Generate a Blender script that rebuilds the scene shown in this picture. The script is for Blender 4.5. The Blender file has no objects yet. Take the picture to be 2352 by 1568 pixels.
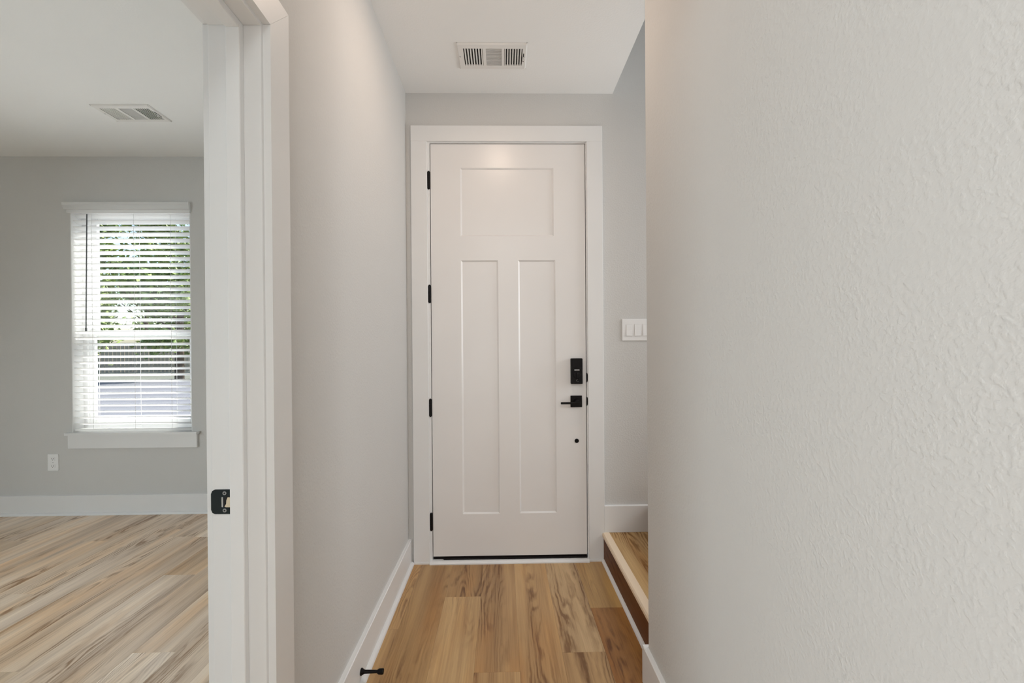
import bpy, bmesh, math, random
from mathutils import Vector, Matrix, Euler
random.seed(7)
scn = bpy.context.scene
col = scn.collection

# ------------------------------------------------------------------ camera
cd = bpy.data.cameras.new('camera')
cam = bpy.data.objects.new('camera', cd)
col.objects.link(cam)
cd.sensor_width = 36.0
cd.lens = 36.0 * 1000.0 / 2352.0
cd.shift_x = 2.294 / 2352.0
cd.shift_y = 18.54 / 2352.0
cd.clip_start = 0.02
cd.clip_end = 500
YAW, PITCH, ROLL = 0.0195, -0.0038, -0.0072
M = (Matrix.Rotation(-YAW, 4, 'Z') @ Matrix.Rotation(math.pi / 2 + PITCH, 4, 'X') @ Matrix.Rotation(ROLL, 4, 'Z'))
cam.matrix_world = Matrix.Translation((0, 0, 1.2528)) @ M
scn.camera = cam

# ------------------------------------------------------------------ view, world, sun
vs = scn.view_settings
vs.view_transform = 'Standard'
vs.look = 'None'
vs.gamma = 1.0
vs.exposure = 0.10
vs.use_curve_mapping = False
scn.cycles.max_bounces = 9
scn.cycles.diffuse_bounces = 6
scn.cycles.adaptive_threshold = 0.02
scn.cycles.use_denoising = True
w = bpy.data.worlds.new('sky')
scn.world = w
w.use_nodes = True
wn = w.node_tree
wn.nodes.clear()
sky = wn.nodes.new('ShaderNodeTexSky')
sky.sky_type = 'NISHITA'
sky.sun_disc = False
sky.sun_elevation = math.radians(48)
sky.sun_rotation = math.radians(40)
sky.air_density = 1.0
sky.dust_density = 2.0
bg = wn.nodes.new('ShaderNodeBackground')
bg.inputs['Strength'].default_value = 0.36
wo = wn.nodes.new('ShaderNodeOutputWorld')
wn.links.new(sky.outputs[0], bg.inputs['Color'])
wn.links.new(bg.outputs[0], wo.inputs['Surface'])


def light(name, kind, loc, rot, energy, color, **kw):
    d = bpy.data.lights.new(name, kind)
    d.energy = energy
    d.color = color
    for k, v in kw.items():
        setattr(d, k, v)
    o = bpy.data.objects.new(name, d)
    o.location = loc
    o.rotation_euler = rot
    col.objects.link(o)
    return o


R90 = math.pi / 2
# sunlight reaching the front yard
sd = Vector((-0.55, -0.62, -0.9)).normalized()
light('sun', 'SUN', (0, 8, 8), sd.to_track_quat('-Z', 'Y').to_euler(), 10.0, (1.0, 0.96, 0.9), angle=0.02)
# unseen fill lights added in the living room and bedroom; daylight from the stair landing
light('living_room_fill', 'AREA', (-2.9, -2.75, 1.2), (R90, 0, 0), 187, (0.96, 0.985, 1.0), shape='RECTANGLE', size=2.2, size_y=2.0)  # wide fill added before the windowless wall behind the camera
light('living_room_fill', 'AREA', (-0.3, -2.75, 1.2), (R90, 0, 0), 20, (1.0, 1.0, 1.0), shape='RECTANGLE', size=1.6, size_y=2.0)  # second added fill, facing down the hall
light('living_room_top_fill', 'AREA', (0.0, -1.3, 2.73), (0, 0, 0), 23, (0.93, 0.99, 1.0), shape='DISK', size=0.5)  # added overhead fill, no fixture there
light('bedroom_fill', 'AREA', (-4.33, 0.1, 1.0), (R90 - 0.5, 0, -R90), 78, (0.80, 0.93, 1.0), shape='RECTANGLE', size=1.2, size_y=1.2)  # added fill at the solid west wall, tilted down to brighten the floor
light('stair_daylight', 'AREA', (2.62, 2.08, 1.75), (R90, 0, R90), 26, (0.95, 0.98, 1.0), shape='RECTANGLE', size=0.8, size_y=1.5)

# ------------------------------------------------------------------ materials


def newmat(name):
    m = bpy.data.materials.new(name)
    m.use_nodes = True
    nt = m.node_tree
    b = nt.nodes['Principled BSDF']
    return m, nt, b


def node(nt, t, props=None, **ins):
    n = nt.nodes.new(t)
    for k, v in (props or {}).items():
        setattr(n, k, v)
    for k, v in ins.items():
        i = n.inputs[int(k[1:])] if k[0] == '_' and k[1:].isdigit() else n.inputs[k.replace('_', ' ')]
        if hasattr(v, 'is_linked') or isinstance(v, bpy.types.NodeSocket):
            nt.links.new(v, i)
        else:
            i.default_value = v
    return n


def math_(nt, op, a, b=0.0, c=0.0):
    n = nt.nodes.new('ShaderNodeMath')
    n.operation = op
    for i, v in enumerate((a, b, c)):
        if isinstance(v, bpy.types.NodeSocket):
            nt.links.new(v, n.inputs[i])
        else:
            n.inputs[i].default_value = v
    return n.outputs[0]


def ramp(nt, fac, stops):
    n = nt.nodes.new('ShaderNodeValToRGB')
    e = n.color_ramp.elements
    while len(e) < len(stops):
        e.new(0.5)
    for el, (p, c) in zip(e, stops):
        el.position = p
        el.color = (*c, 1) if len(c) == 3 else c
    nt.links.new(fac, n.inputs[0])
    return n


def srgb(r, g, b):
    def f(c):
        c /= 255.0
        return c / 12.92 if c <= 0.04045 else ((c + 0.055) / 1.055) ** 2.4
    return (f(r), f(g), f(b))


def plain(name, rgb, rough=0.5, metal=0.0, spec=0.5, bump=0.0, bscale=200.0):
    m, nt, b = newmat(name)
    tc = node(nt, 'ShaderNodeTexCoord')
    n = node(nt, 'ShaderNodeTexNoise', Vector=tc.outputs['Object'], Scale=3.0, Detail=2.0)
    mr = node(nt, 'ShaderNodeMapRange', Value=n.outputs['Fac'], To_Min=0.97, To_Max=1.03)
    mix = node(nt, 'ShaderNodeVectorMath', {'operation': 'SCALE'}, _0=(*rgb,), Scale=mr.outputs[0])
    nt.links.new(mix.outputs[0], b.inputs['Base Color'])
    b.inputs['Roughness'].default_value = rough
    b.inputs['Metallic'].default_value = metal
    b.inputs['Specular IOR Level'].default_value = spec
    if bump:
        n2 = node(nt, 'ShaderNodeTexNoise', Vector=tc.outputs['Object'], Scale=bscale, Detail=3.0)
        bp = node(nt, 'ShaderNodeBump', Strength=bump, Distance=0.001, Height=n2.outputs['Fac'])
        nt.links.new(bp.outputs[0], b.inputs['Normal'])
    return m


def drywall(name, rgb, strength, scale=95.0):
    """flat paint over a sprayed orange-peel texture: sparse flattened blobs and fine pits"""
    m, nt, b = newmat(name)
    tc = node(nt, 'ShaderNodeTexCoord')
    warp = node(nt, 'ShaderNodeTexNoise', Vector=tc.outputs['Object'], Scale=30.0, Detail=1.0)
    off = node(nt, 'ShaderNodeVectorMath', {'operation': 'SCALE'}, _0=warp.outputs['Color'], Scale=0.006)
    vec = node(nt, 'ShaderNodeVectorMath', {'operation': 'ADD'}, _0=tc.outputs['Object'], _1=off.outputs[0])
    n1 = node(nt, 'ShaderNodeTexNoise', Vector=vec.outputs[0], Scale=scale, Detail=2.0, Roughness=0.45)
    big = node(nt, 'ShaderNodeTexNoise', Vector=tc.outputs['Object'], Scale=5.0, Detail=2.0)
    r1 = node(nt, 'ShaderNodeMapRange', {'interpolation_type': 'SMOOTHSTEP'}, Value=n1.outputs['Fac'], From_Min=0.40, From_Max=0.70)
    r2 = node(nt, 'ShaderNodeMapRange', Value=big.outputs['Fac'], From_Min=0.35, From_Max=0.65, To_Min=0.45, To_Max=1.0)
    fine = node(nt, 'ShaderNodeTexNoise', Vector=tc.outputs['Object'], Scale=scale * 2.6, Detail=2.0)
    h = math_(nt, 'MULTIPLY', r1.outputs[0], r2.outputs[0])
    h = math_(nt, 'MULTIPLY_ADD', fine.outputs['Fac'], 0.35, h)
    bp = node(nt, 'ShaderNodeBump', Strength=strength, Distance=0.0012, Height=h)
    nt.links.new(bp.outputs[0], b.inputs['Normal'])
    cl = node(nt, 'ShaderNodeTexNoise', Vector=tc.outputs['Object'], Scale=1.3, Detail=3.0)
    mr = node(nt, 'ShaderNodeMapRange', Value=cl.outputs['Fac'], To_Min=0.97, To_Max=1.03)
    mix = node(nt, 'ShaderNodeVectorMath', {'operation': 'SCALE'}, _0=(*rgb,), Scale=mr.outputs[0])
    nt.links.new(mix.outputs[0], b.inputs['Base Color'])
    b.inputs['Roughness'].default_value = 0.75
    b.inputs['Specular IOR Level'].default_value = 0.25
    return m


def wood(name, rough=0.30, spec=0.6, dark=(0.41, 0.30, 0.205), light_=(1.20, 1.23, 1.28), use_object_color=True, base=(1, 1, 1)):
    """vinyl-plank oak print: long streaks, cathedral lines in patches, fine pores; the plank's own tone comes from its object colour"""
    m, nt, b = newmat(name)
    tc = node(nt, 'ShaderNodeTexCoord')
    oi = node(nt, 'ShaderNodeObjectInfo')
    off = node(nt, 'ShaderNodeVectorMath', {'operation': 'SCALE'}, _0=(13.7, 41.3, 7.1), Scale=oi.outputs['Random'])
    P = node(nt, 'ShaderNodeVectorMath', {'operation': 'ADD'}, _0=tc.outputs['Object'], _1=off.outputs[0]).outputs[0]

    def mapped(sx, sy):
        return node(nt, 'ShaderNodeVectorMath', {'operation': 'MULTIPLY'}, _0=P, _1=(sx, sy, sx)).outputs[0]
    warp = node(nt, 'ShaderNodeTexNoise', Vector=mapped(30, 9), Scale=1.0, Detail=3.0)
    field = node(nt, 'ShaderNodeTexNoise', Vector=mapped(7.5, 0.85), Scale=1.0, Detail=1.5, Roughness=0.4)
    f2 = math_(nt, 'MULTIPLY_ADD', warp.outputs['Fac'], 0.07, field.outputs['Fac'])
    sn = math_(nt, 'SINE', math_(nt, 'MULTIPLY', f2, 120.0))
    rings = node(nt, 'ShaderNodeMapRange', Value=sn, From_Min=-0.5, From_Max=1.0).outputs[0]
    brk = node(nt, 'ShaderNodeTexNoise', Vector=mapped(50, 7), Scale=1.0, Detail=2.0).outputs['Fac']
    bk = node(nt, 'ShaderNodeMapRange', Value=brk, From_Min=0.28, From_Max=0.52).outputs[0]
    rings = math_(nt, 'MULTIPLY', rings, bk)
    patch = node(nt, 'ShaderNodeTexNoise', Vector=mapped(8.0, 0.9), Scale=1.0, Detail=1.0)
    pm = node(nt, 'ShaderNodeMapRange', Value=patch.outputs['Fac'], From_Min=0.46, From_Max=0.66).outputs[0]
    streak = node(nt, 'ShaderNodeTexNoise', Vector=mapped(26, 0.55), Scale=1.0, Detail=4.0, Roughness=0.6).outputs['Fac']
    st = node(nt, 'ShaderNodeMapRange', Value=streak, From_Min=0.33, From_Max=0.66).outputs[0]
    fine = node(nt, 'ShaderNodeTexNoise', Vector=mapped(210, 5.0), Scale=1.0, Detail=2.0).outputs['Fac']
    fi = node(nt, 'ShaderNodeMapRange', Value=fine, From_Min=0.3, From_Max=0.7).outputs[0]
    broad = node(nt, 'ShaderNodeTexNoise', Vector=mapped(9.0, 0.9), Scale=1.0, Detail=2.0).outputs['Fac']
    br = node(nt, 'ShaderNodeMapRange', Value=broad, From_Min=0.34, From_Max=0.66).outputs[0]
    g = math_(nt, 'MULTIPLY', st, 0.34)
    g = math_(nt, 'MULTIPLY_ADD', br, 0.40, g)
    g = math_(nt, 'MULTIPLY_ADD', fi, 0.20, g)
    rg = math_(nt, 'MULTIPLY', rings, pm)
    g = math_(nt, 'MULTIPLY_ADD', rg, -0.50, math_(nt, 'ADD', g, 0.10))
    # knots: rare dark spots
    vor = node(nt, 'ShaderNodeTexVoronoi', Vector=mapped(7.0, 2.0), Scale=1.0)
    kn = node(nt, 'ShaderNodeMapRange', Value=vor.outputs['Distance'], From_Min=0.02, From_Max=0.10, To_Min=0.55, To_Max=0.0).outputs[0]
    g = math_(nt, 'SUBTRACT', g, kn)
    mid = tuple((a * 0.45 + c * 0.55) for a, c in zip(dark, light_))
    rp = ramp(nt, g, [(0.05, dark), (0.40, mid), (0.85, light_)])
    hue = node(nt, 'ShaderNodeTexNoise', Vector=mapped(7.0, 1.1), Scale=1.0, Detail=2.0).outputs['Fac']
    hr = ramp(nt, hue, [(0.32, (1.06, 0.94, 0.78)), (0.5, (1.0, 1.0, 1.0)), (0.68, (0.98, 1.0, 1.05))])
    tint = node(nt, 'ShaderNodeVectorMath', {'operation': 'MULTIPLY'}, _0=rp.outputs[0], _1=hr.outputs[0])
    mx = node(nt, 'ShaderNodeVectorMath', {'operation': 'MULTIPLY'}, _0=tint.outputs[0], _1=oi.outputs['Color'] if use_object_color else (*base,))
    nt.links.new(mx.outputs[0], b.inputs['Base Color'])
    rr = node(nt, 'ShaderNodeMapRange', Value=g, To_Min=rough + 0.08, To_Max=rough - 0.03)
    nt.links.new(rr.outputs[0], b.inputs['Roughness'])
    bp = node(nt, 'ShaderNodeBump', Strength=0.12, Distance=0.0006, Height=g)
    nt.links.new(bp.outputs[0], b.inputs['Normal'])
    b.inputs['Specular IOR Level'].default_value = spec
    return m


MAT = {}
MAT['wall'] = drywall('wall paint', srgb(205, 204, 202), 0.40, 120)
MAT['ceiling'] = drywall('ceiling paint', srgb(238, 238, 237), 0.15, 110)
MAT['trim'] = plain('white trim enamel', srgb(227, 227, 227), 0.38)
MAT['door'] = plain('white door enamel', srgb(230, 228, 227), 0.30)
MAT['black'] = plain('black metal', (0.004, 0.003, 0.003), 0.42, 0.0, 0.18)
MAT['strike'] = plain('dark blackened steel', srgb(40, 48, 50), 0.42, 0.6)
MAT['rubber'] = plain('black rubber', (0.006, 0.004, 0.004), 0.55, 0.0, 0.2)
MAT['glint'] = plain('bright metal', (0.65, 0.65, 0.65), 0.25, 1.0)  # for the drawn highlights on deadbolt and strike plate
MAT['screw'] = plain('screw metal', (0.5, 0.5, 0.5), 0.35, 0.9)
MAT['plastic'] = plain('white plastic', srgb(236, 236, 236), 0.35)
MAT['blind'] = plain('white faux wood', srgb(246, 246, 246), 0.4)
bmn = MAT['blind'].node_tree
_p = bmn.nodes['Principled BSDF']
_t = node(bmn, 'ShaderNodeBsdfTranslucent', Color=(0.95, 0.95, 0.94, 1))
_m = node(bmn, 'ShaderNodeMixShader', _0=0.5, _1=_p.outputs[0], _2=_t.outputs[0])
bmn.links.new(_m.outputs[0], bmn.nodes['Material Output'].inputs['Surface'])
MAT['void'] = plain('dark duct', (0.012, 0.012, 0.012), 0.9)
MAT['grille'] = plain('white painted steel', srgb(228, 226, 223), 0.4)
MAT['bare wood'] = plain('raw wood in latch hole', srgb(214, 200, 172), 0.8)
MAT['wand'] = plain('grey clear wand', srgb(105, 108, 110), 0.3)
MAT['cord'] = plain('white cord', srgb(225, 225, 225), 0.8)
MAT['plank'] = wood('oak plank print')
MAT['tread'] = wood('stair wood', 0.5, 0.3)
MAT['nosing'] = plain('pale nosing strip', srgb(236, 216, 190), 0.45)
MAT['vinyl'] = plain('white vinyl window', srgb(240, 240, 240), 0.4)
MAT['concrete'] = plain('driveway concrete', srgb(222, 220, 218), 0.9, bump=0.3, bscale=60)
MAT['asphalt'] = plain('grey asphalt', srgb(100, 100, 106), 0.9, bump=0.3, bscale=80)
MAT['fence'] = plain('weathered fence wood', srgb(158, 146, 128), 0.85)
MAT['soil'] = plain('outside ground', srgb(98, 100, 90), 0.95)
MAT['bark'] = plain('bark', srgb(92, 78, 66), 0.9)


def leafmat(name, a, b_):
    m, nt, b = newmat(name)
    tc = node(nt, 'ShaderNodeTexCoord')
    n = node(nt, 'ShaderNodeTexNoise', Vector=tc.outputs['Object'], Scale=1.3, Detail=3.0)
    rp = ramp(nt, n.outputs['Fac'], [(0.35, a), (0.65, b_)])
    nt.links.new(rp.outputs[0], b.inputs['Base Color'])
    b.inputs['Roughness'].default_value = 0.6
    return m


MAT['leaf'] = leafmat('foliage', srgb(84, 112, 56), srgb(164, 180, 104))

gm = bpy.data.materials.new('window glass')
gm.use_nodes = True
gt = gm.node_tree
gt.nodes.clear()
lwt = node(gt, 'ShaderNodeLayerWeight', Blend=0.5)
lw = node(gt, 'ShaderNodeMapRange', Value=math_(gt, 'POWER', lwt.outputs['Facing'], 4.0), To_Min=0.035, To_Max=0.9)
tr = node(gt, 'ShaderNodeBsdfTransparent', Color=(0.96, 0.98, 0.97, 1))
gl = node(gt, 'ShaderNodeBsdfGlossy', Roughness=0.02)
mxs = node(gt, 'ShaderNodeMixShader', _0=lw.outputs[0], _1=tr.outputs[0], _2=gl.outputs[0])
go = node(gt, 'ShaderNodeOutputMaterial', Surface=mxs.outputs[0])
MAT['glass'] = gm

em = bpy.data.materials.new('lamp lens')
em.use_nodes = True
et = em.node_tree
eb = et.nodes['Principled BSDF']
eb.inputs['Base Color'].default_value = (0.9, 0.88, 0.85, 1)
eb.inputs['Emission Color'].default_value = (1.0, 0.77, 0.61, 1)
eb.inputs['Emission Strength'].default_value = 84.0
MAT['lens'] = em

# ------------------------------------------------------------------ mesh helpers


def box(bm, x0, x1, y0, y1, z0, z1, bev=0.0, seg=2, rot=None, about=None):
    r = bmesh.ops.create_cube(bm, size=1.0)
    vs_ = r['verts']
    c = Vector(((x0 + x1) / 2, (y0 + y1) / 2, (z0 + z1) / 2))
    s = Vector((abs(x1 - x0), abs(y1 - y0), abs(z1 - z0)))
    for v in vs_:
        v.co = Vector((v.co.x * s.x, v.co.y * s.y, v.co.z * s.z)) + c
    if bev > 0:
        es = list({e for v in vs_ for e in v.link_edges})
        rr = bmesh.ops.bevel(bm, geom=es, offset=bev, segments=seg, profile=0.5, affect='EDGES')
        vs_ = list({v for f in rr['faces'] for v in f.verts} | {v for v in vs_ if v.is_valid})
    if rot is not None:
        p = Vector(about) if about is not None else c
        bmesh.ops.rotate(bm, verts=vs_, cent=p, matrix=rot)
    return vs_


def prism(bm, pts, axis, a0, a1):
    """polygon pts in the plane normal to axis ('x': pts are (y,z); 'y': (x,z); 'z': (x,y)) pushed from a0 to a1"""
    def mk(p, a):
        return {'x': (a, p[0], p[1]), 'y': (p[0], a, p[1]), 'z': (p[0], p[1], a)}[axis]
    A = [bm.verts.new(mk(p, a0)) for p in pts]
    B = [bm.verts.new(mk(p, a1)) for p in pts]
    n = len(pts)
    bm.faces.new(A)
    bm.faces.new(B[::-1])
    for i in range(n):
        bm.faces.new((A[i], B[i], B[(i + 1) % n], A[(i + 1) % n]))
    return A + B


def cyl(bm, p0, p1, r0, r1=None, n=24):
    r1 = r0 if r1 is None else r1
    p0, p1 = Vector(p0), Vector(p1)
    d = (p1 - p0).normalized()
    q = d.to_track_quat('Z', 'Y')
    A, B = [], []
    for i in range(n):
        a = 2 * math.pi * i / n
        o = q @ Vector((math.cos(a), math.sin(a), 0))
        A.append(bm.verts.new(p0 + o * r0))
        B.append(bm.verts.new(p1 + o * r1))
    bm.faces.new(A[::-1])
    bm.faces.new(B)
    for i in range(n):
        bm.faces.new((A[i], A[(i + 1) % n], B[(i + 1) % n], B[i]))
    return A + B


def lathe(bm, c, axis, prof, n=24):
    """prof: list of (distance along axis, radius) from c"""
    axis = Vector(axis).normalized()
    q = axis.to_track_quat('Z', 'Y')
    c = Vector(c)
    rings = []
    for (t, r) in prof:
        rings.append([bm.verts.new(c + axis * t + q @ Vector((math.cos(2 * math.pi * i / n) * r, math.sin(2 * math.pi * i / n) * r, 0))) for i in range(n)])
    bm.faces.new(rings[0][::-1])
    bm.faces.new(rings[-1])
    for a, b in zip(rings, rings[1:]):
        for i in range(n):
            bm.faces.new((a[i], a[(i + 1) % n], b[(i + 1) % n], b[i]))


def wloc(o):
    v = Vector((0, 0, 0))
    while o is not None:
        v = v + o.location
        o = o.parent
    return v


def obj(name, bm, mat, parent=None, origin=None, smooth=False, color=None):
    """links the bmesh (in world coordinates) as one mesh object; children keep plain translations only"""
    bmesh.ops.recalc_face_normals(bm, faces=bm.faces[:])
    base = wloc(parent) if parent is not None else Vector((0, 0, 0))
    org = Vector(origin) if origin is not None else base
    for v in bm.verts:
        v.co -= org
    me = bpy.data.meshes.new(name)
    bm.to_mesh(me)
    bm.free()
    me.materials.append(MAT[mat] if isinstance(mat, str) else mat)
    if smooth:
        for p in me.polygons:
            p.use_smooth = True
    o = bpy.data.objects.new(name, me)
    o.parent = parent
    o.location = org - base
    if color:
        o.color = (*color, 1)
    col.objects.link(o)
    return o


def empty(name, loc):
    o = bpy.data.objects.new(name, None)
    o.empty_display_size = 0.1
    o.location = loc
    col.objects.link(o)
    return o


def tag(o, label=None, cat=None, group=None, kind=None):
    for k, v in (('label', label), ('category', cat), ('group', group), ('kind', kind)):
        if v:
            o[k] = v
    return o


def struct(name, bm, mat, label, cat, parent=None, **kw):
    return tag(obj(name, bm, mat, parent, **kw), label, cat, None, 'structure')


def B():
    return bmesh.new()


def bx(*a, **k):
    bm = B()
    box(bm, *a, **k)
    return bm


# ------------------------------------------------------------------ dimensions (metres; camera at x=0,y=0; hall runs along +y)
D = 2.555            # face of the front wall and of the front door
XL = -0.5555         # hall face of the left wall
XB = -0.677          # bedroom face of the left wall
XR = 0.532           # hall face of the right wall
YR = 1.600           # end of the right wall
XC = 0.658           # edge of the hall ceiling over the stair
CH = 2.743
YF = 3.4066          # bedroom window wall
JF, JN = 1.024, 0.215   # far / near jamb faces of the bedroom doorway
HD = 2.005           # head of that doorway

# ------------------------------------------------------------------ walls and ceilings
bm = B()
box(bm, XB, XL, -0.6, JN - 0.02, 0, CH)
box(bm, XB, XL, JF + 0.02, 3.56, 0, CH)
box(bm, XB, XL, JN - 0.02, JF + 0.02, HD + 0.02, CH)
struct('wall_left', bm, 'wall', 'greige textured hall wall left of the front door, with the bedroom doorway in it', 'wall')

bm = B()
box(bm, XL, -0.437, D, D + 0.14, 0, 5.2)
box(bm, 0.512, 2.75, D, D + 0.14, 0, 5.2)
box(bm, -0.437, 0.512, D, D + 0.14, 2.468, 5.2)
struct('wall_front', bm, 'wall', 'greige wall at the end of the hall around the white front door', 'wall')

bm = B()
box(bm, XR, XR + 0.115, -0.45, YR, 0, 5.2, 0.006)
struct('wall_right', bm, 'wall', 'large textured greige wall close on the right, ending before the stair', 'wall')

bm = B()
box(bm, XR + 0.115, 2.75, YR - 0.115, YR, 0, 5.2)
struct('wall_stair', bm, 'wall', 'painted wall on the near side of the stair, behind the right wall', 'wall')
bm = B()
box(bm, 2.75, 2.87, YR - 0.115, D + 0.14, 0, 5.2)
struct('wall_landing', bm, 'wall', 'painted wall at the far right end of the stair', 'wall')

W1 = (-3.306, -2.398)
W2 = (-2.236, -1.328)
WZ = (0.626, 2.372)
bm = B()
box(bm, -4.4, W1[0], YF, YF + 0.16, -0.1, CH + 0.01)
box(bm, W1[1], W2[0], YF, YF + 0.16, -0.1, CH + 0.01)
box(bm, W2[1], XB, YF, YF + 0.16, -0.1, CH + 0.01)
for (a, b_) in (W1, W2):
    box(bm, a, b_, YF, YF + 0.16, -0.1, WZ[0])
    box(bm, a, b_, YF, YF + 0.16, WZ[1], CH + 0.01)
struct('wall_bedroom_front', bm, 'wall', 'grey bedroom wall with the blind-covered window', 'wall')
struct('wall_bedroom_left', bx(-4.52, -4.4, -0.72, YF + 0.16, 0, CH), 'wall', 'painted wall on the far left side of the bedroom', 'wall')
struct('wall_bedroom_back', bx(-4.4, XL, -0.72, -0.6, 0, CH), 'wall', 'painted wall behind the bedroom doorway', 'wall')
# living area behind the camera
bm = B()
box(bm, XR + 0.115, 4.2, -0.45, -0.35, 0, CH)
box(bm, -4.62, -4.5, -2.8, -0.72, 0, CH)
box(bm, 4.2, 4.32, -2.8, -0.35, 0, CH)
box(bm, -4.62, 4.32, -2.92, -2.8, 0, CH)
struct('wall_living_area', bm, 'wall', 'painted walls of the living area behind the camera', 'wall')

struct('ceiling_hall', bx(XL - 0.06, XC, -0.66, D, CH, CH + 0.3), 'ceiling', 'white hall ceiling with an air register, stopping short of the stair', 'ceiling')
struct('ceiling_bedroom', bx(-4.46, XL - 0.06, -0.66, YF + 0.1, CH, CH + 0.3), 'ceiling', 'white bedroom ceiling with an air register', 'ceiling')
struct('ceiling_living_area', bx(-4.62, 4.32, -2.92, -0.66, CH, CH + 0.3), 'ceiling', 'white ceiling of the living area behind the camera', 'ceiling')
struct('ceiling_stair', bx(XR, 2.87, YR - 0.115, D + 0.14, 5.2, 5.4), 'ceiling', 'white ceiling high above the stair', 'ceiling')
bm = B()
box(bm, XC - 0.12, XC, YR, D, CH + 0.3, 5.2)
struct('wall_stair_upper', bm, 'wall', 'upper wall above the hall ceiling edge along the stair', 'wall')

# ------------------------------------------------------------------ floor: separate planks on a subfloor
bm = B()
box(bm, -4.52, 0.60, -2.9, YF + 0.02, -0.2, -0.0125)
box(bm, 0.60, 4.32, -2.9, D + 0.1, -0.2, -0.0125)
floor = struct('floor', bm, 'soil', 'brown oak-look plank floor running through the hall and the bedroom', 'floor')
PW, PL = 0.178, 1.219
plank_mesh = {}


def plank_data(wd, ln):
    key = (round(wd, 4), round(ln, 4))
    if key not in plank_mesh:
        g, c = 0.00012, 0.0005
        bm = B()
        lo = [bm.verts.new((sx * (wd / 2 - g), sy * (ln / 2 - g), -0.012)) for sx, sy in ((-1, -1), (1, -1), (1, 1), (-1, 1))]
        md = [bm.verts.new((v.co.x, v.co.y, -c * 0.7)) for v in lo]
        hi = [bm.verts.new((v.co.x - math.copysign(c, v.co.x), v.co.y - math.copysign(c, v.co.y), 0)) for v in lo]
        bm.faces.new(hi)
        for a, b_ in ((lo, md), (md, hi)):
            for i in range(4):
                bm.faces.new((a[i], a[(i + 1) % 4], b_[(i + 1) % 4], b_[i]))
        bmesh.ops.recalc_face_normals(bm, faces=bm.faces[:])
        me = bpy.data.meshes.new('plank')
        bm.to_mesh(me)
        bm.free()
        me.materials.append(MAT['plank'])
        plank_mesh[key] = me
    return plank_mesh[key]


SHEEN_TONES = [srgb(224, 200, 172), srgb(228, 206, 180), srgb(218, 194, 166), srgb(232, 212, 188), srgb(226, 204, 178), srgb(214, 190, 160)]  # bedroom planks: window sheen put into the colour as paler, greyer tones
SEAM = {0: 2.082, -1: 1.78, -2: 1.46, -3: 1.68, -4: 2.197, -5: 1.43, -6: 1.95}
SPECIAL = {(0, 0): srgb(194, 158, 102), (0, 1): srgb(168, 120, 66), (-1, 0): srgb(198, 168, 126), (-1, 1): srgb(180, 146, 102),
           (-3, 0): srgb(184, 148, 102), (-3, 1): srgb(194, 158, 110), (-4, 0): srgb(172, 136, 90), (-4, 1): srgb(198, 164, 116),
           (-5, 0): srgb(176, 140, 92), (-5, 1): srgb(180, 144, 96), (-2, 0): srgb(194, 158, 110), (-2, 1): srgb(188, 152, 104), (-6, 0): srgb(186, 148, 98), (-6, 1): srgb(182, 146, 98), (-5, 2): srgb(184, 148, 100)}
x_ref = 0.4145
k = 0
while True:
    x0 = x_ref + PW * k
    if x0 < -4.4:
        break
    x1 = min(x0 + PW, 0.583)
    top = D + 0.004 if x1 > XL + 0.05 else YF
    seam = SEAM.get(k, top - random.uniform(0.15, 1.15))
    low = -2.8 if x1 > -0.9 else -0.6
    row = 0
    y1 = seam + PL
    while y1 > low:
        a, b_ = max(y1 - PL, low), min(y1, top)
        if b_ - a > 0.02:
            o = bpy.data.objects.new('plank', plank_data(x1 - x0, b_ - a))
            o.parent = floor
            o.location = ((x0 + x1) / 2, (a + b_) / 2, 0)
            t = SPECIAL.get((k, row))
            t = (t[0] * 0.90, t[1] * 0.86, t[2] * 0.80) if t else random.choice(SHEEN_TONES)
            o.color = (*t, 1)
            col.objects.link(o)
        y1 -= PL
        row += 1
    k -= 1

# ------------------------------------------------------------------ trim: baseboards
BH = 0.141


def bb_profile(d, h):
    return [(0, 0), (d, 0), (d, h - 0.003), (d - 0.003, h), (0, h)]


def quarter(d, r=0.017, n=5):
    pts = [(d, 0)]
    for i in range(n + 1):
        a = math.pi / 2 * i / n
        pts.append((d + r * math.cos(a), r * math.sin(a)))
    return pts


bm = B()
prism(bm, [(XL + a, b_) for a, b_ in bb_profile(0.018, BH)], 'y', JF + 0.095, D)
prism(bm, [(XL + a, b_) for a, b_ in bb_profile(0.018, BH)], 'y', -0.6, JN - 0.095)
bl = struct('baseboard_left', bm, 'trim', 'white baseboard along the left hall wall, running to the front door casing', 'baseboard')
bm = B()
prism(bm, [(XL + a, b_) for a, b_ in quarter(0.018)], 'y', JF + 0.095, D - 0.02)
obj('shoe_moulding', bm, 'trim', bl)

bm = B()
prism(bm, [(YF - a, b_) for a, b_ in bb_profile(0.016, 0.148)], 'x', -4.4, XB)
bf = struct('baseboard_bedroom', bm, 'trim', 'white baseboard under the bedroom window', 'baseboard')
bm = B()
prism(bm, [(YF - a, b_) for a, b_ in quarter(0.016, 0.018)], 'x', -4.4, XB)
obj('shoe_moulding', bm, 'trim', bf)
bm = B()
prism(bm, [(XB - a, b_) for a, b_ in bb_profile(0.016, 0.148)], 'y', JF + 0.1, YF - 0.016)
struct('baseboard_bedroom_right', bm, 'trim', 'white baseboard on the bedroom side of the doorway wall', 'baseboard')

bm = B()
prism(bm, [(XR - a, b_) for a, b_ in bb_profile(0.017, BH)], 'y', -0.45, YR)
prism(bm, [(YR + a, b_) for a, b_ in bb_profile(0.017, BH)], 'x', XR - 0.017, 0.585)
struct('baseboard_right', bm, 'trim', 'white baseboard along the foot of the big right wall', 'baseboard')

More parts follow.
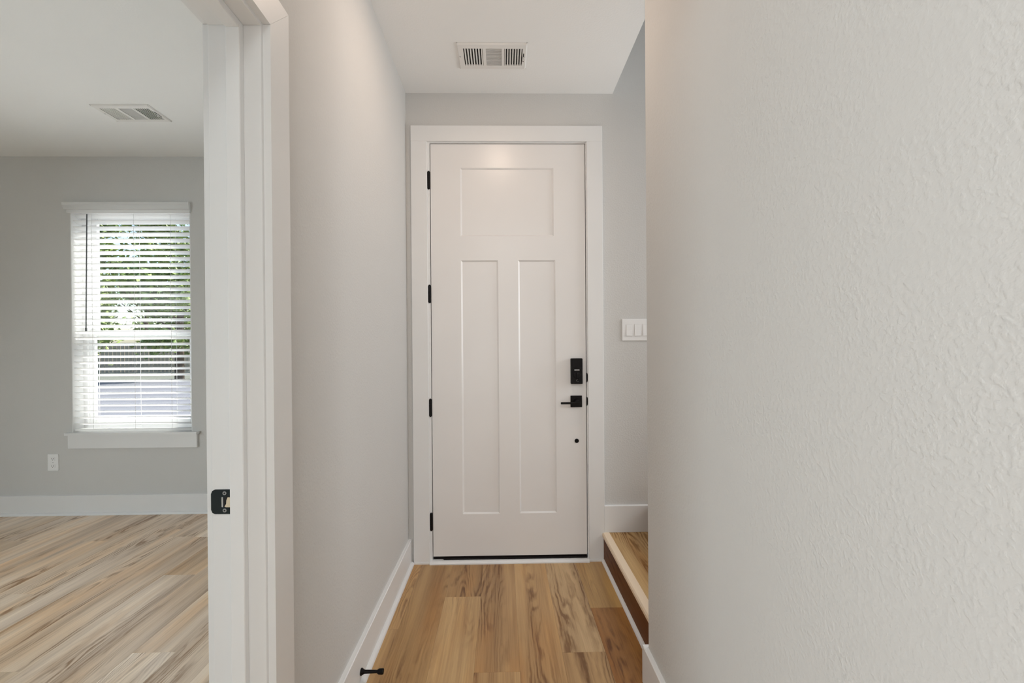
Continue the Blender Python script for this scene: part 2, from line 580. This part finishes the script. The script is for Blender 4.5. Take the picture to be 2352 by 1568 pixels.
bm = B()
prism(bm, [(D - a, 0.166 + b_) for a, b_ in bb_profile(0.015, 0.157)], 'x', 0.5925, 0.905)
struct('baseboard_stair', bm, 'trim', 'white baseboard above the first step, right of the front door casing', 'baseboard')

# ------------------------------------------------------------------ stair
st = empty('staircase', (1.1, 2.08, 0))
tag(st, 'wooden stair rising to the right of the front door, pale nosing and dark riser', 'stair')
TC = srgb(200, 166, 116)
for i in range(4):
    x = 0.585 + 0.28 * i
    z = 0.166 * (i + 1)
    yb = YR + (0.019 if i == 0 else 0.003)
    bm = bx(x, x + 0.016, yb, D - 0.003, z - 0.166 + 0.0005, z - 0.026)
    obj('riser', bm, 'tread', st, origin=(x, 2.08, z - 0.1), color=srgb(104, 60, 22))  # brown wood, darkened in colour for the shade under the nosing
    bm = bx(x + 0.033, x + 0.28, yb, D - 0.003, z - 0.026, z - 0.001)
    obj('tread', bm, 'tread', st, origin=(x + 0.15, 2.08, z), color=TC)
    bm = B()
    n0 = x - 0.008
    prism(bm, [(n0, z - 0.018), (n0 + 0.003, z - 0.025), (x + 0.033, z - 0.025), (x + 0.033, z + 0.001), (n0 + 0.006, z + 0.001), (n0, z - 0.005)], 'y', yb, D - 0.003)
    obj('nosing', bm, 'nosing', st, origin=(x, 2.0, z))
bm = B()
prism(bm, [(0.585 - (a - 0.0), b_) for a, b_ in quarter(0.0, 0.015)] + [(0.585, 0.0)][:0], 'y', YR + 0.018, D - 0.02)
o = obj('shoe_moulding', bm, 'trim', st)
o['label'] = 'thin white strip at the foot of the first riser'

# ------------------------------------------------------------------ front door
dr = empty('door_1', (0.037, D, 0.03))
tag(dr, 'tall white three-panel front door with black hardware at the end of the hall', 'door', None, 'structure')
SX0, SX1, SZ0, SZ1 = -0.4135, 0.4905, 0.034, 2.4455
YB = D + 0.044
holes = [(-0.240, 0.306, 1.908, 2.307), (-0.240, -0.022, 0.280, 1.767), (0.095, 0.314, 0.280, 1.767)]
# slab with three sunk panel openings: a grid of front faces
xs = sorted({SX0, SX1, -0.240, 0.306, -0.022, 0.095, 0.314})
zs = sorted({SZ0, SZ1, 0.280, 1.767, 1.908, 2.307})
bm = B()
DEP, CHM = 0.0075, 0.009


def inside(x, z, h):
    return h[0] < x < h[1] and h[2] < z < h[3]


vg = {}


def V(x, y, z):
    kk = (round(x, 5), round(y, 5), round(z, 5))
    if kk not in vg:
        vg[kk] = bm.verts.new((x, y, z))
    return vg[kk]


for i in range(len(xs) - 1):
    for j in range(len(zs) - 1):
        cx, cz = (xs[i] + xs[i + 1]) / 2, (zs[j] + zs[j + 1]) / 2
        if any(inside(cx, cz, h) for h in holes):
            continue
        bm.faces.new((V(xs[i], D, zs[j]), V(xs[i + 1], D, zs[j]), V(xs[i + 1], D, zs[j + 1]), V(xs[i], D, zs[j + 1])))
for h in holes:
    hx = [x for x in xs if h[0] <= x <= h[1]]
    hz = [z for z in zs if h[2] <= z <= h[3]]
    o4 = [(h[0], h[2]), (h[1], h[2]), (h[1], h[3]), (h[0], h[3])]
    i4 = [(h[0] + CHM, h[2] + CHM), (h[1] - CHM, h[2] + CHM), (h[1] - CHM, h[3] - CHM), (h[0] + CHM, h[3] - CHM)]
    for q in range(4):
        a, b_ = o4[q], o4[(q + 1) % 4]
        c, d = i4[(q + 1) % 4], i4[q]
        bm.faces.new([bm.verts.new(p) for p in ((a[0], D, a[1]), (b_[0], D, b_[1]), (c[0], D + DEP, c[1]), (d[0], D + DEP, d[1]))])
bk = [bm.verts.new(p) for p in ((SX0, YB, SZ0), (SX1, YB, SZ0), (SX1, YB, SZ1), (SX0, YB, SZ1))]
fr = [bm.verts.new(p) for p in ((SX0, D, SZ0), (SX1, D, SZ0), (SX1, D, SZ1), (SX0, D, SZ1))]
bm.faces.new(bk)
for q in range(4):
    bm.faces.new((fr[q], bk[q], bk[(q + 1) % 4], fr[(q + 1) % 4]))
obj('door_slab', bm, 'door', dr)
for h in holes:
    bm = bx(h[0] + CHM - 0.001, h[1] - CHM + 0.001, D + DEP, D + 0.03, h[2] + CHM - 0.001, h[3] - CHM + 0.001)
    obj('panel', bm, 'door', dr)
# hinges: knuckle barrel with pins, in the gap on the left
for z in (2.2335, 1.571, 0.9065, 0.2395):
    bm = B()
    zz = z - 0.054
    lathe(bm, (-0.4235, D - 0.004, zz), (0, 0, 1), [(0, 0.003), (0.006, 0.0078), (0.034, 0.0078), (0.0345, 0.007), (0.0355, 0.007), (0.036, 0.0078), (0.072, 0.0078), (0.0725, 0.007), (0.0735, 0.007), (0.074, 0.0078), (0.101, 0.0078), (0.108, 0.003)], 16)
    hg = obj('hinge', bm, 'black', dr, smooth=False)
    obj('hinge_leaf', bx(-0.4185, -0.4145, D - 0.003, D + 0.03, zz + 0.004, zz + 0.104), 'black', hg)
# jamb frame, stop and casing
jf = B()
for (a, b_) in ((-0.437, -0.4175), (0.4945, 0.512)):
    box(jf, a, b_, D - 0.004, D + 0.12, 0, 2.468)
box(jf, -0.4175, 0.4945, D - 0.004, D + 0.12, 2.4495, 2.468)
obj('jamb', jf, 'trim', dr)
wsb = B()
box(wsb, -0.4175, -0.400, YB + 0.002, YB + 0.012, 0.03, 2.4495)
box(wsb, 0.478, 0.4945, YB + 0.002, YB + 0.012, 0.03, 2.4495)
box(wsb, -0.4175, 0.4945, YB + 0.002, YB + 0.012, 2.435, 2.4495)
obj('weatherstrip', wsb, 'rubber', dr)
cs = B()
CZ = 2.546
for (a, b_) in ((-0.524, -0.431), (0.4995, 0.5915)):
    box(cs, a, b_, D - 0.018, D, 0.0, 2.4555, 0.0015, 1)
box(cs, -0.524, 0.5915, D - 0.018, D, 2.4555, CZ, 0.0015, 1)
tag(obj('trim_1', cs, 'trim'), 'flat white casing around the front door', 'casing', None, 'structure')
cb = B()
box(cb, -0.522, -0.431, D - 0.024, D - 0.018, 0, 0.008)
box(cb, 0.4995, 0.571, D - 0.024, D - 0.018, 0, 0.008)
tag(obj('trim_2', cb, 'trim'), 'thin white bead where the front door casing meets the floor', 'trim', None, 'structure')
# threshold and sweep
th = B()
prism(th, [(D - 0.035, 0.0), (D - 0.035, 0.006), (D - 0.022, 0.016), (D + 0.06, 0.018), (D + 0.06, 0.0)], 'x', -0.4305, 0.499)
obj('threshold', th, 'trim', dr)
sw = bx(SX0 + 0.001, SX1 - 0.001, D + 0.001, D + 0.035, 0.0185, SZ0, 0.001)
obj('door_sweep', sw, 'rubber', dr)
obj('sweep_seal', bx(SX0 + 0.06, SX1 - 0.001, D - 0.010, D + 0.001, 0.0165, 0.0255, 0.002), 'rubber', dr)
# strike lips on the right jamb
for (z0, z1) in ((1.046, 1.105), (0.908, 0.964)):
    bm = B()
    zc, hz = (z0 + z1) / 2, (z1 - z0) / 2
    pts = [(0.4925 + 0.0085 * math.sqrt(max(0, 1 - (t / 6) ** 2)) if abs(t) < 6 else 0.4925, zc + hz * t / 6) for t in range(-6, 7)]
    prism(bm, pts, 'y', D - 0.0065, D - 0.002)
    obj('strike_plate', bm, 'black', dr)
# keypad deadbolt, inside half
lk = obj('deadbolt', bx(0.398, 0.466, D - 0.030, D, 1.040, 1.189, 0.004, 3), 'black', dr)
obj('thumb_turn', bx(0.4275, 0.4355, D - 0.046, D - 0.030, 1.075, 1.106, 0.003), 'black', lk)
obj('turn_highlight', bx(0.417, 0.447, D - 0.0315, D - 0.0295, 1.1185, 1.1245, 0.0008), 'glint', lk)  # bright bar put in for the highlight above the thumb turn
bm = B()
lathe(bm, (0.4315, D - 0.030, 1.0905), (0, -1, 0), [(0, 0.021), (0.004, 0.0205), (0.005, 0.018)], 28)
obj('turn_base', bm, 'black', lk)
for (xx, zz) in ((0.433, 1.066), (0.429, 1.0585), (0.438, 1.054)):
    bm = B()
    lathe(bm, (xx, D - 0.030, zz), (0, -1, 0), [(0, 0.0022), (0.0006, 0.0018)], 10)
    obj('indicator', bm, 'wand', lk)
# lever set
lv = obj('lever_rose', bx(0.397, 0.465, D - 0.010, D, 0.902, 0.970, 0.002), 'black', dr)
bm = B()
lathe(bm, (0.431, D - 0.010, 0.936), (0, -1, 0), [(0, 0.016), (0.012, 0.0145), (0.034, 0.0125), (0.046, 0.0125)], 28)
obj('neck', bm, 'black', lv)
obj('lever', bx(0.334, 0.446, D - 0.060, D - 0.046, 0.926, 0.938, 0.0025), 'black', lv)
bm = B()
lathe(bm, (0.4330, D - 0.0005, 0.7035), (0, -1, 0), [(0, 0.0125), (0.003, 0.0125), (0.005, 0.009)], 24)
o = obj('bore_plug', bm, 'black', dr)
o['label'] = 'small round black plug below the lever'

# ------------------------------------------------------------------ bedroom doorway: jambs, stops, casings
dw = empty('door_2', (-0.616, JF, 0))
tag(dw, 'white jamb lining of the open bedroom doorway at left', 'doorway', None, 'structure')
bm = B()
box(bm, XB, XL, JF, JF + 0.02, 0, HD + 0.019, 0.001, 1)
obj('side_jamb', bm, 'trim', dw)
obj('side_jamb', bx(XB, XL, JN - 0.02, JN, 0, HD + 0.019, 0.001, 1), 'trim', dw)
obj('head_jamb', bx(XB, XL, JN, JF, HD, HD + 0.02, 0.001, 1), 'trim', dw)
S0, S1, SP = -0.627, -0.595, 0.0165
obj('stop', bx(S0, S1, JF - SP, JF, 0, HD, 0.0015, 1), 'trim', dw)
obj('stop', bx(S0, S1, JN, JN + SP, 0, HD, 0.0015, 1), 'trim', dw)
obj('stop', bx(S0, S1, JN + SP, JF - SP, HD - SP, HD, 0.0015, 1), 'trim', dw)
bm = B()
CW, RV, CT = 0.088, 0.009, 0.0175
for xa, xb in ((XL, XL + CT), (XB - CT, XB)):
    i0, i1, o0, o1 = JN - RV, JF + RV, JN - RV - CW, JF + RV + CW
    zi, zo, gp = HD + RV, HD + RV + CW, 0.0005
    for poly in ([(i1, 0), (o1, 0), (o1, zo - gp), (i1, zi - gp)], [(o0, 0), (i0, 0), (i0, zi - gp), (o0, zo - gp)], [(i0, zi), (i1, zi), (o1, zo), (o0, zo)]):
        vv = prism(bm, poly, 'x', xa, xb)
tag(obj('trim_3', bm, 'trim'), 'flat white casing around the bedroom doorway at left', 'casing', None, 'structure')

# strike plate on the jamb
sp = B()
z0, z1 = 0.872, 0.929
xa, xb = -0.679, -0.634
pts = [(xb, z0), (xb, z1), (xa + 0.009, z1), (xa + 0.003, z1 - 0.003), (xa, z1 - 0.010), (xa, z0 + 0.010), (xa + 0.003, z0 + 0.003), (xa + 0.009, z0)]
prism(sp, pts, 'y', JF - 0.0016, JF + 0.0002)
spo = obj('strike_plate', sp, 'strike')
tag(spo, 'dark steel latch strike plate on the white bedroom door jamb', 'strike plate')
bm = B()
box(bm, -0.6545, -0.6505, JF - 0.0032, JF - 0.0016, 0.888, 0.912, 0.001, 1)
obj('latch_highlight', bm, 'glint', spo)  # light strip painting the highlight line beside the latch hole
bm = B()
pts = [(-0.634, 0.9135), (-0.644, 0.9135), (-0.6495, 0.909), (-0.651, 0.900), (-0.6495, 0.891), (-0.644, 0.8865), (-0.634, 0.8865)]
prism(bm, pts, 'y', JF - 0.0021, JF - 0.0015)
lh = obj('latch_hole', bm, 'void', spo)
bm = B()
pts = [(-0.634, 0.911), (-0.640, 0.911), (-0.643, 0.904), (-0.6435, 0.896), (-0.6475, 0.8895), (-0.644, 0.888), (-0.634, 0.888)]
prism(bm, pts, 'y', JF - 0.0027, JF - 0.0020)
obj('bare_wood', bm, 'bare wood', lh)
for zz in (0.9205, 0.8805):
    bm = B()
    lathe(bm, (-0.6475, JF - 0.0014, zz), (0, -1, 0), [(0, 0.0046), (0.0012, 0.0042)], 20)
    so = obj('screw', bm, 'screw', spo)
    bm = B()
    lathe(bm, (-0.6475, JF - 0.0025, zz), (0, -1, 0), [(0, 0.002), (0.0004, 0.0018)], 12)
    obj('screw_recess', bm, 'void', so)

# ------------------------------------------------------------------ windows


def window(name, X0, X1, label):
    wz0, wz1 = WZ
    r = empty(name, ((X0 + X1) / 2, YF, wz0))
    tag(r, label, 'window', None, 'structure')
    ya, yb = YF + 0.085, YF + 0.16
    f = B()
    t = 0.042
    box(f, X0, X0 + t, ya, yb, wz0, wz1, 0.002, 1)
    box(f, X1 - t, X1, ya, yb, wz0, wz1, 0.002, 1)
    box(f, X0 + t, X1 - t, ya, yb, wz0, wz0 + t, 0.002, 1)
    box(f, X0 + t, X1 - t, ya, yb, wz1 - t, wz1, 0.002, 1)
    obj('window_frame', f, 'vinyl', r)
    ln = B()
    box(ln, X0, X0 + 0.006, YF - 0.001, ya, wz0 + 0.002, wz1)
    box(ln, X1 - 0.006, X1, YF - 0.001, ya, wz0 + 0.002, wz1)
    box(ln, X0, X1, YF - 0.001, ya, wz1 - 0.006, wz1)
    obj('window_jamb', ln, 'trim', r)
    mid = 1.385
    for (za, zb, yy) in ((wz0 + t, mid + 0.03, ya + 0.012), (mid - 0.03, wz1 - t, ya + 0.04)):
        s = B()
        sa, sb, u = X0 + t, X1 - t, 0.042
        box(s, sa, sa + u, yy, yy + 0.026, za, zb, 0.002, 1)
        box(s, sb - u, sb, yy, yy + 0.026, za, zb, 0.002, 1)
        box(s, sa + u, sb - u, yy, yy + 0.026, za, za + u, 0.002, 1)
        box(s, sa + u, sb - u, yy, yy + 0.026, zb - u, zb, 0.002, 1)
        so = obj('sash', s, 'vinyl', r)
        obj('pane', bx(sa + u - 0.004, sb - u + 0.004, yy + 0.011, yy + 0.015, za + u - 0.004, zb - u + 0.004), 'glass', so)
    # stool with horns and apron
    s = B()
    z1 = wz0 + 0.002
    prism(s, [(X0 - 0.028, YF), (X0 - 0.028, YF - 0.038), (X1 + 0.055, YF - 0.038), (X1 + 0.055, YF), (X1, YF), (X1, YF + 0.085), (X0, YF + 0.085), (X0, YF)], 'z', z1 - 0.018, z1)
    obj('window_stool', s, 'trim', r)
    obj('window_apron', bx(X0 - 0.021, X1 + 0.045, YF - 0.018, YF, 0.507, z1 - 0.018, 0.0015, 1), 'trim', r)
    return r


window('window_1', *W1, 'double-hung white bedroom window behind a slatted blind')
window('window_2', *W2, 'second bedroom window, all but its sill tip hidden by the doorway jamb')

NS = 35


def build_blind(X0, X1, label):
    r = empty('window_blind', ((X0 + X1) / 2, YF, WZ[0]))
    tag(r, label, 'blind')
    xa, xb = X0 + 0.011, X1 - 0.011
    yc = YF + 0.030
    obj('headrail', bx(xa, xb, yc - 0.022, yc + 0.025, 2.325, 2.368, 0.002, 1), 'blind', r)
    # crown-profile valance with returns, standing proud of the wall
    v = B()
    prof = [(YF, 2.306), (YF - 0.010, 2.306), (YF - 0.014, 2.312), (YF - 0.014, 2.326), (YF - 0.012, 2.330), (YF - 0.024, 2.334), (YF - 0.026, 2.342), (YF - 0.029, 2.362), (YF - 0.032, 2.368), (YF - 0.032, 2.385), (YF, 2.385)]
    n = len(prof)
    A, C = [], []
    for (yy, zz) in prof:
        ex = (YF - yy) * 0.9
        A.append(v.verts.new((X0 - 0.004 - ex, yy - 0.0005, zz)))
        C.append(v.verts.new((X1 + 0.002 + ex * 0.2, yy - 0.0005, zz)))
    v.faces.new(A)
    v.faces.new(C[::-1])
    for i in range(n):
        v.faces.new((A[i], C[i], C[(i + 1) % n], A[(i + 1) % n]))
    obj('valance', v, 'blind', r)
    # slats: one shared mesh
    sm = B()
    hw, th_, dep = (xb - xa) / 2, 0.0028, 0.050
    ln = []
    for i in range(5):
        t = -1 + i / 2
        ln.append((t * dep / 2, 0.0018 * (1 - t * t)))
    up = [(y, z + th_ / 2) for y, z in ln]
    dn = [(y, z - th_ / 2) for y, z in ln[::-1]]
    prism(sm, up + dn, 'x', -hw, hw)
    zt, zb = 2.294, 0.688
    ang = math.radians(21)
    first = obj('slat', sm, 'blind', r, origin=(0, 0, 0))
    for i in range(NS):
        o = first if i == 0 else first.copy()
        if i:
            col.objects.link(o)
        z = zt + (zb - zt) * i / (NS - 1)
        o.location = Vector(((xa + xb) / 2, yc, z)) - r.location
        o.rotation_euler = (-ang + random.uniform(-0.02, 0.02), random.uniform(-0.0008, 0.0008), 0)
    obj('bottom_rail', bx(xa, xb, yc - 0.026, yc + 0.024, 0.634, 0.652, 0.003, 2), 'blind', r)
    for xx in (xa + 0.145, (xa + xb) / 2 + 0.02, xb - 0.145):
        c = B()
        for yy in (yc - 0.0265, yc + 0.0265):
            cyl(c, (xx, yy, 0.65), (xx, yy, 2.33), 0.0011, n=6)
        obj('ladder_cord', c, 'cord', r)
    wd = B()
    cyl(wd, (xa + 0.121, yc - 0.037, 2.30), (xa + 0.106, yc - 0.037, 1.43), 0.0042, n=10)
    cyl(wd, (xa + 0.106, yc - 0.037, 1.43), (xa + 0.106, yc - 0.037, 1.405), 0.0062, n=10)
    obj('tilt_wand', wd, 'wand', r)
    return r


build_blind(*W1, 'white slatted blind with a crown valance over the bedroom window')
build_blind(*W2, 'white slatted blind on the second bedroom window, hidden behind the doorway jamb')

# ------------------------------------------------------------------ outlet and switch


def plate(bm, x0, x1, z0, z1, y, d=0.006):
    box(bm, x0, x1, y - d, y, z0, z1, 0.0025, 2)


bm = B()
plate(bm, -3.491, -3.410, 0.337, 0.463, YF)
ot = obj('wall_outlet', bm, 'plastic')
tag(ot, 'white duplex wall outlet on the bedroom wall under the window', 'outlet')
for zz in (0.428, 0.372):
    rc = obj('receptacle', bx(-3.467, -3.434, YF - 0.0085, YF - 0.006, zz - 0.014, zz + 0.014, 0.001), 'plastic', ot)
    bm = B()
    for dx in (-0.0065, 0.0065):
        box(bm, -3.4505 + dx - 0.0012, -3.4505 + dx + 0.0012, YF - 0.0089, YF - 0.0084, zz - 0.002, zz + 0.007)
    lathe(bm, (-3.4505, YF - 0.0084, zz - 0.008), (0, -1, 0), [(0, 0.0024), (0.0005, 0.0024)], 10)
    obj('slot', bm, 'void', rc)
bm = B()
lathe(bm, (-3.4505, YF - 0.006, 0.400), (0, -1, 0), [(0, 0.003), (0.0012, 0.0025)], 12)
obj('screw', bm, 'screw', ot)

bm = B()
plate(bm, 0.7045, 0.887, 1.290, 1.4185, D)
sw = obj('light_switch', bm, 'plastic')
tag(sw, 'white multi-gang rocker light switch right of the front door', 'switch')
for i in range(3):
    xc = 0.7465 + 0.0488 * i
    bm = B()
    # rocker tipped so its lower edge stands proud
    prism(bm, [(D - 0.006, 1.319), (D - 0.0115, 1.319), (D - 0.0085, 1.352), (D - 0.0075, 1.386), (D - 0.006, 1.386)], 'x', xc - 0.0165, xc + 0.0165)
    obj('rocker', bm, 'plastic', sw)
    obj('rocker_gap', bx(xc - 0.0175, xc + 0.0175, D - 0.0068, D - 0.0060, 1.3165, 1.3875), 'cord', sw)

# ------------------------------------------------------------------ ceiling registers


def register(cx, cy, label, group=None):
    r = empty('ceiling_register', (cx, cy, CH))
    tag(r, label, 'air vent', group)
    W, L = 0.350, 0.194
    z0, z1 = CH - 0.008, CH
    x0, x1, y0, y1 = cx - W / 2, cx + W / 2, cy - L / 2, cy + L / 2
    ys, ye = cy - 0.064, cy + 0.065
    secs = [(-0.146, -0.049), (-0.022, 0.062), (0.058, 0.146)]
    secs = [(cx - 0.144, cx - 0.047), (cx - 0.032, cx + 0.048), (cx + 0.060, cx + 0.152)]
    bm = B()
    # frame: bevelled rim plus cross bars
    xr = [x0, secs[0][0], secs[0][1], secs[1][0], secs[1][1], secs[2][0], secs[2][1], x1]

    def pl(a, b_, c, d, bev=0):
        box(bm, a, b_, c, d, z0, z1 - 0.0005)
    pl(x0 + 0.006, x1 - 0.006, y0 + 0.006, ys)
    pl(x0 + 0.006, x1 - 0.006, ye, y1 - 0.006)
    for a, b_ in ((x0 + 0.006, xr[1]), (xr[2], xr[3]), (xr[4], xr[5]), (xr[6], x1 - 0.006)):
        pl(a, b_, ys, ye)
    # sloped rim
    def slope(p, q, axis, a0, a1):
        prism(bm, p, axis, a0, a1)
    slope([(y0, z1 - 0.0005), (y0 + 0.006, z1 - 0.0005), (y0 + 0.006, z0), (y0, z1 - 0.002)], None, 'x', x0, x1)
    slope([(y1, z1 - 0.0005), (y1 - 0.006, z1 - 0.0005), (y1 - 0.006, z0), (y1, z1 - 0.002)], None, 'x', x0, x1)
    slope([(x0, z1 - 0.0005), (x0 + 0.006, z1 - 0.0005), (x0 + 0.006, z0), (x0, z1 - 0.002)], None, 'y', y0, y1)
    slope([(x1, z1 - 0.0005), (x1 - 0.006, z1 - 0.0005), (x1 - 0.006, z0), (x1, z1 - 0.002)], None, 'y', y0, y1)
    obj('register_frame', bm, 'grille', r)
    obj('duct_opening', bx(secs[0][0] - 0.004, secs[2][1] + 0.004, ys - 0.004, ye + 0.004, z1 - 0.0012, z1 - 0.0004), 'void', r)
    for si, sgn in ((0, -1), (2, 1)):
        a, b_ = secs[si]
        n = 7
        pitch = (b_ - a) / n
        for i in range(n - 1 + 1):
            xx = a + pitch * (i + 0.78) if sgn < 0 else a + pitch * (i + 0.22)
            if not (a + 0.002 < xx < b_ - 0.002):
                continue
            m = B()
            t = 0.0022
            prism(m, [(xx - t, z1 - 0.002), (xx + t, z1 - 0.002), (xx + t + sgn * 0.0032, z0 + 0.0005), (xx - t + sgn * 0.0032, z0 + 0.0005)], 'y', ys, ye)
            obj('louver', m, 'grille', r)
    a, b_ = secs[1]
    n = 12
    for i in range(n):
        yy = ys + (ye - ys) * (i + 0.5) / n
        m = B()
        prism(m, [(yy - 0.0009, z1 - 0.0012), (yy + 0.0009, z1 - 0.0012), (yy + 0.0019, z0 + 0.0012), (yy + 0.0001, z0 + 0.0012)], 'x', a, b_)
        obj('louver', m, 'grille', r)
    for xx in (x0 + 0.012, x1 - 0.012):
        m = B()
        lathe(m, (xx, cy - 0.004, z0), (0, 0, -1), [(0, 0.0045), (0.0015, 0.0035)], 14)
        obj('screw', m, 'screw', r)
    m = B()
    box(m, secs[2][1] + 0.004, secs[2][1] + 0.009, cy - 0.030, cy + 0.034, z0 - 0.0006, z0 + 0.0002)
    dm = obj('lever_slot', m, 'void', r)
    obj('damper_lever', bx(secs[2][1] + 0.0045, secs[2][1] + 0.0085, cy - 0.004, cy + 0.010, z0 - 0.012, z0), 'grille', dm)
    return r


register(-0.041, 2.228, 'white three-section ceiling air register in front of the front door')
register(-2.312, 2.782, 'white three-section air register on the bedroom ceiling')

# ------------------------------------------------------------------ recessed ceiling light just out of frame
cl = empty('ceiling_light', (-0.02, 1.69, CH))
tag(cl, 'round warm ceiling downlight above the hall, lighting the front door', 'light')
m = B()
lathe(m, (-0.02, 1.69, CH), (0, 0, -1), [(0, 0.095), (0.006, 0.092), (0.009, 0.080)], 40)
obj('trim_ring', m, 'plastic', cl)
m = B()
lathe(m, (-0.02, 1.69, CH - 0.009), (0, 0, -1), [(0, 0.070), (0.002, 0.066)], 36)
obj('lamp_lens', m, 'lens', cl)

# ------------------------------------------------------------------ door stop on the baseboard
m = B()
lathe(m, (XL + 0.018, 1.632, 0.048), (1, 0, 0), [(0, 0.0125), (0.004, 0.0125), (0.014, 0.0065), (0.060, 0.0055), (0.066, 0.0095), (0.080, 0.0105), (0.084, 0.009)], 20)
ds = obj('door_stop', m, 'black')
tag(ds, 'small black rigid door stop screwed into the left hall baseboard', 'door stop')

# ------------------------------------------------------------------ outside: ground, driveway, fence, trees
struct('ground', bx(-90, 60, YF + 0.17, 120, -0.4, -0.12), 'soil', 'dull ground outside beyond the bedroom window', 'ground')
struct('driveway', bx(-14, 6, YF + 0.17, 9.0, -0.12, -0.06), 'concrete', 'pale sunlit concrete driveway seen through the lowest blind slats', 'driveway')
struct('street', bx(-60, 30, 9.0, 20, -0.12, -0.07), 'asphalt', 'grey asphalt street seen through the lower blind slats', 'street')
fn = empty('fence', (-21, 28, -0.12))
tag(fn, 'brown board fence across the street, seen through the blind', 'fence')
pk = None
for i in range(80):
    x = -31 + i * 0.25
    if pk is None:
        m = B()
        prism(m, [(-0.115, 0), (0.115, 0), (0.115, 1.72), (0.08, 1.76), (-0.08, 1.76), (-0.115, 1.72)], 'y', -0.012, 0.012)
        pk = obj('fence_board', m, 'fence', fn, origin=(0, 0, 0))
        o = pk
    else:
        o = pk.copy()
        col.objects.link(o)
    o.location = (x + 21, random.uniform(-0.01, 0.01), random.uniform(-0.01, 0.01))
for z in (0.4, 1.4):
    obj('fence_rail', bx(-31.2, -11, 28.02, 28.06, z - 0.16, z - 0.07), 'fence', fn)


def tree(x, y, h, cr, label, nleaf, leafsize):
    r = empty('tree', (x, y, -0.12))
    tag(r, label, 'tree', 'trees beyond the bedroom window')
    m = B()
    cyl(m, (x, y, -0.12), (x + 0.1, y, h * 0.55), 0.20, 0.10, 10)
    for q in range(6):
        a = q * 1.05 + x
        cyl(m, (x + 0.05, y, h * (0.25 + 0.05 * q)), (x + math.cos(a) * cr * 0.7, y + math.sin(a) * cr * 0.7, h * (0.45 + 0.07 * q)), 0.06, 0.015, 6)
    obj('trunk', m, 'bark', r)
    vs_, fs = [], []
    rnd = random.Random(int(x * 100))
    cl_ = []
    for q in range(50):
        a = rnd.uniform(0, 2 * math.pi)
        zz = rnd.uniform(0.16, 1.0)
        rr = cr * math.sqrt(rnd.random()) * (1.05 - 0.55 * abs(zz - 0.5))
        cl_.append((Vector((x + math.cos(a) * rr, y + math.sin(a) * rr, h * zz)), rnd.uniform(0.5, 1.0)))
    for q in range(nleaf):
        c, s = rnd.choice(cl_)
        d = Vector((rnd.gauss(0, 1), rnd.gauss(0, 1), rnd.gauss(0, 0.8))) * 0.42 * s
        p = c + d
        e = Euler((rnd.uniform(-1, 1), rnd.uniform(-1, 1), rnd.uniform(0, 6.28))).to_matrix()
        L = leafsize * rnd.uniform(0.7, 1.3)
        k0 = len(vs_)
        for (u, v_) in ((-1, 0), (0, -0.5), (1, 0), (0, 0.5)):
            vs_.append(p + e @ Vector((u * L, v_ * L, 0.15 * L * abs(u))) - r.location)
        fs.append((k0, k0 + 1, k0 + 2, k0 + 3))
    me = bpy.data.meshes.new('foliage')
    me.from_pydata(vs_, [], fs)
    me.materials.append(MAT['leaf'])
    o = bpy.data.objects.new('foliage', me)
    o.parent = r
    o['kind'] = 'stuff'
    col.objects.link(o)


tree(-19.6, 20.0, 7.6, 2.0, 'tall leafy green tree seen through the left half of the blind', 11000, 0.125)
tree(-15.0, 20.5, 7.4, 2.0, 'tall leafy green tree seen through the right half of the blind', 11000, 0.125)
tree(-29.0, 36.0, 11.5, 3.6, 'leafy green tree standing behind the far board fence', 9000, 0.17)
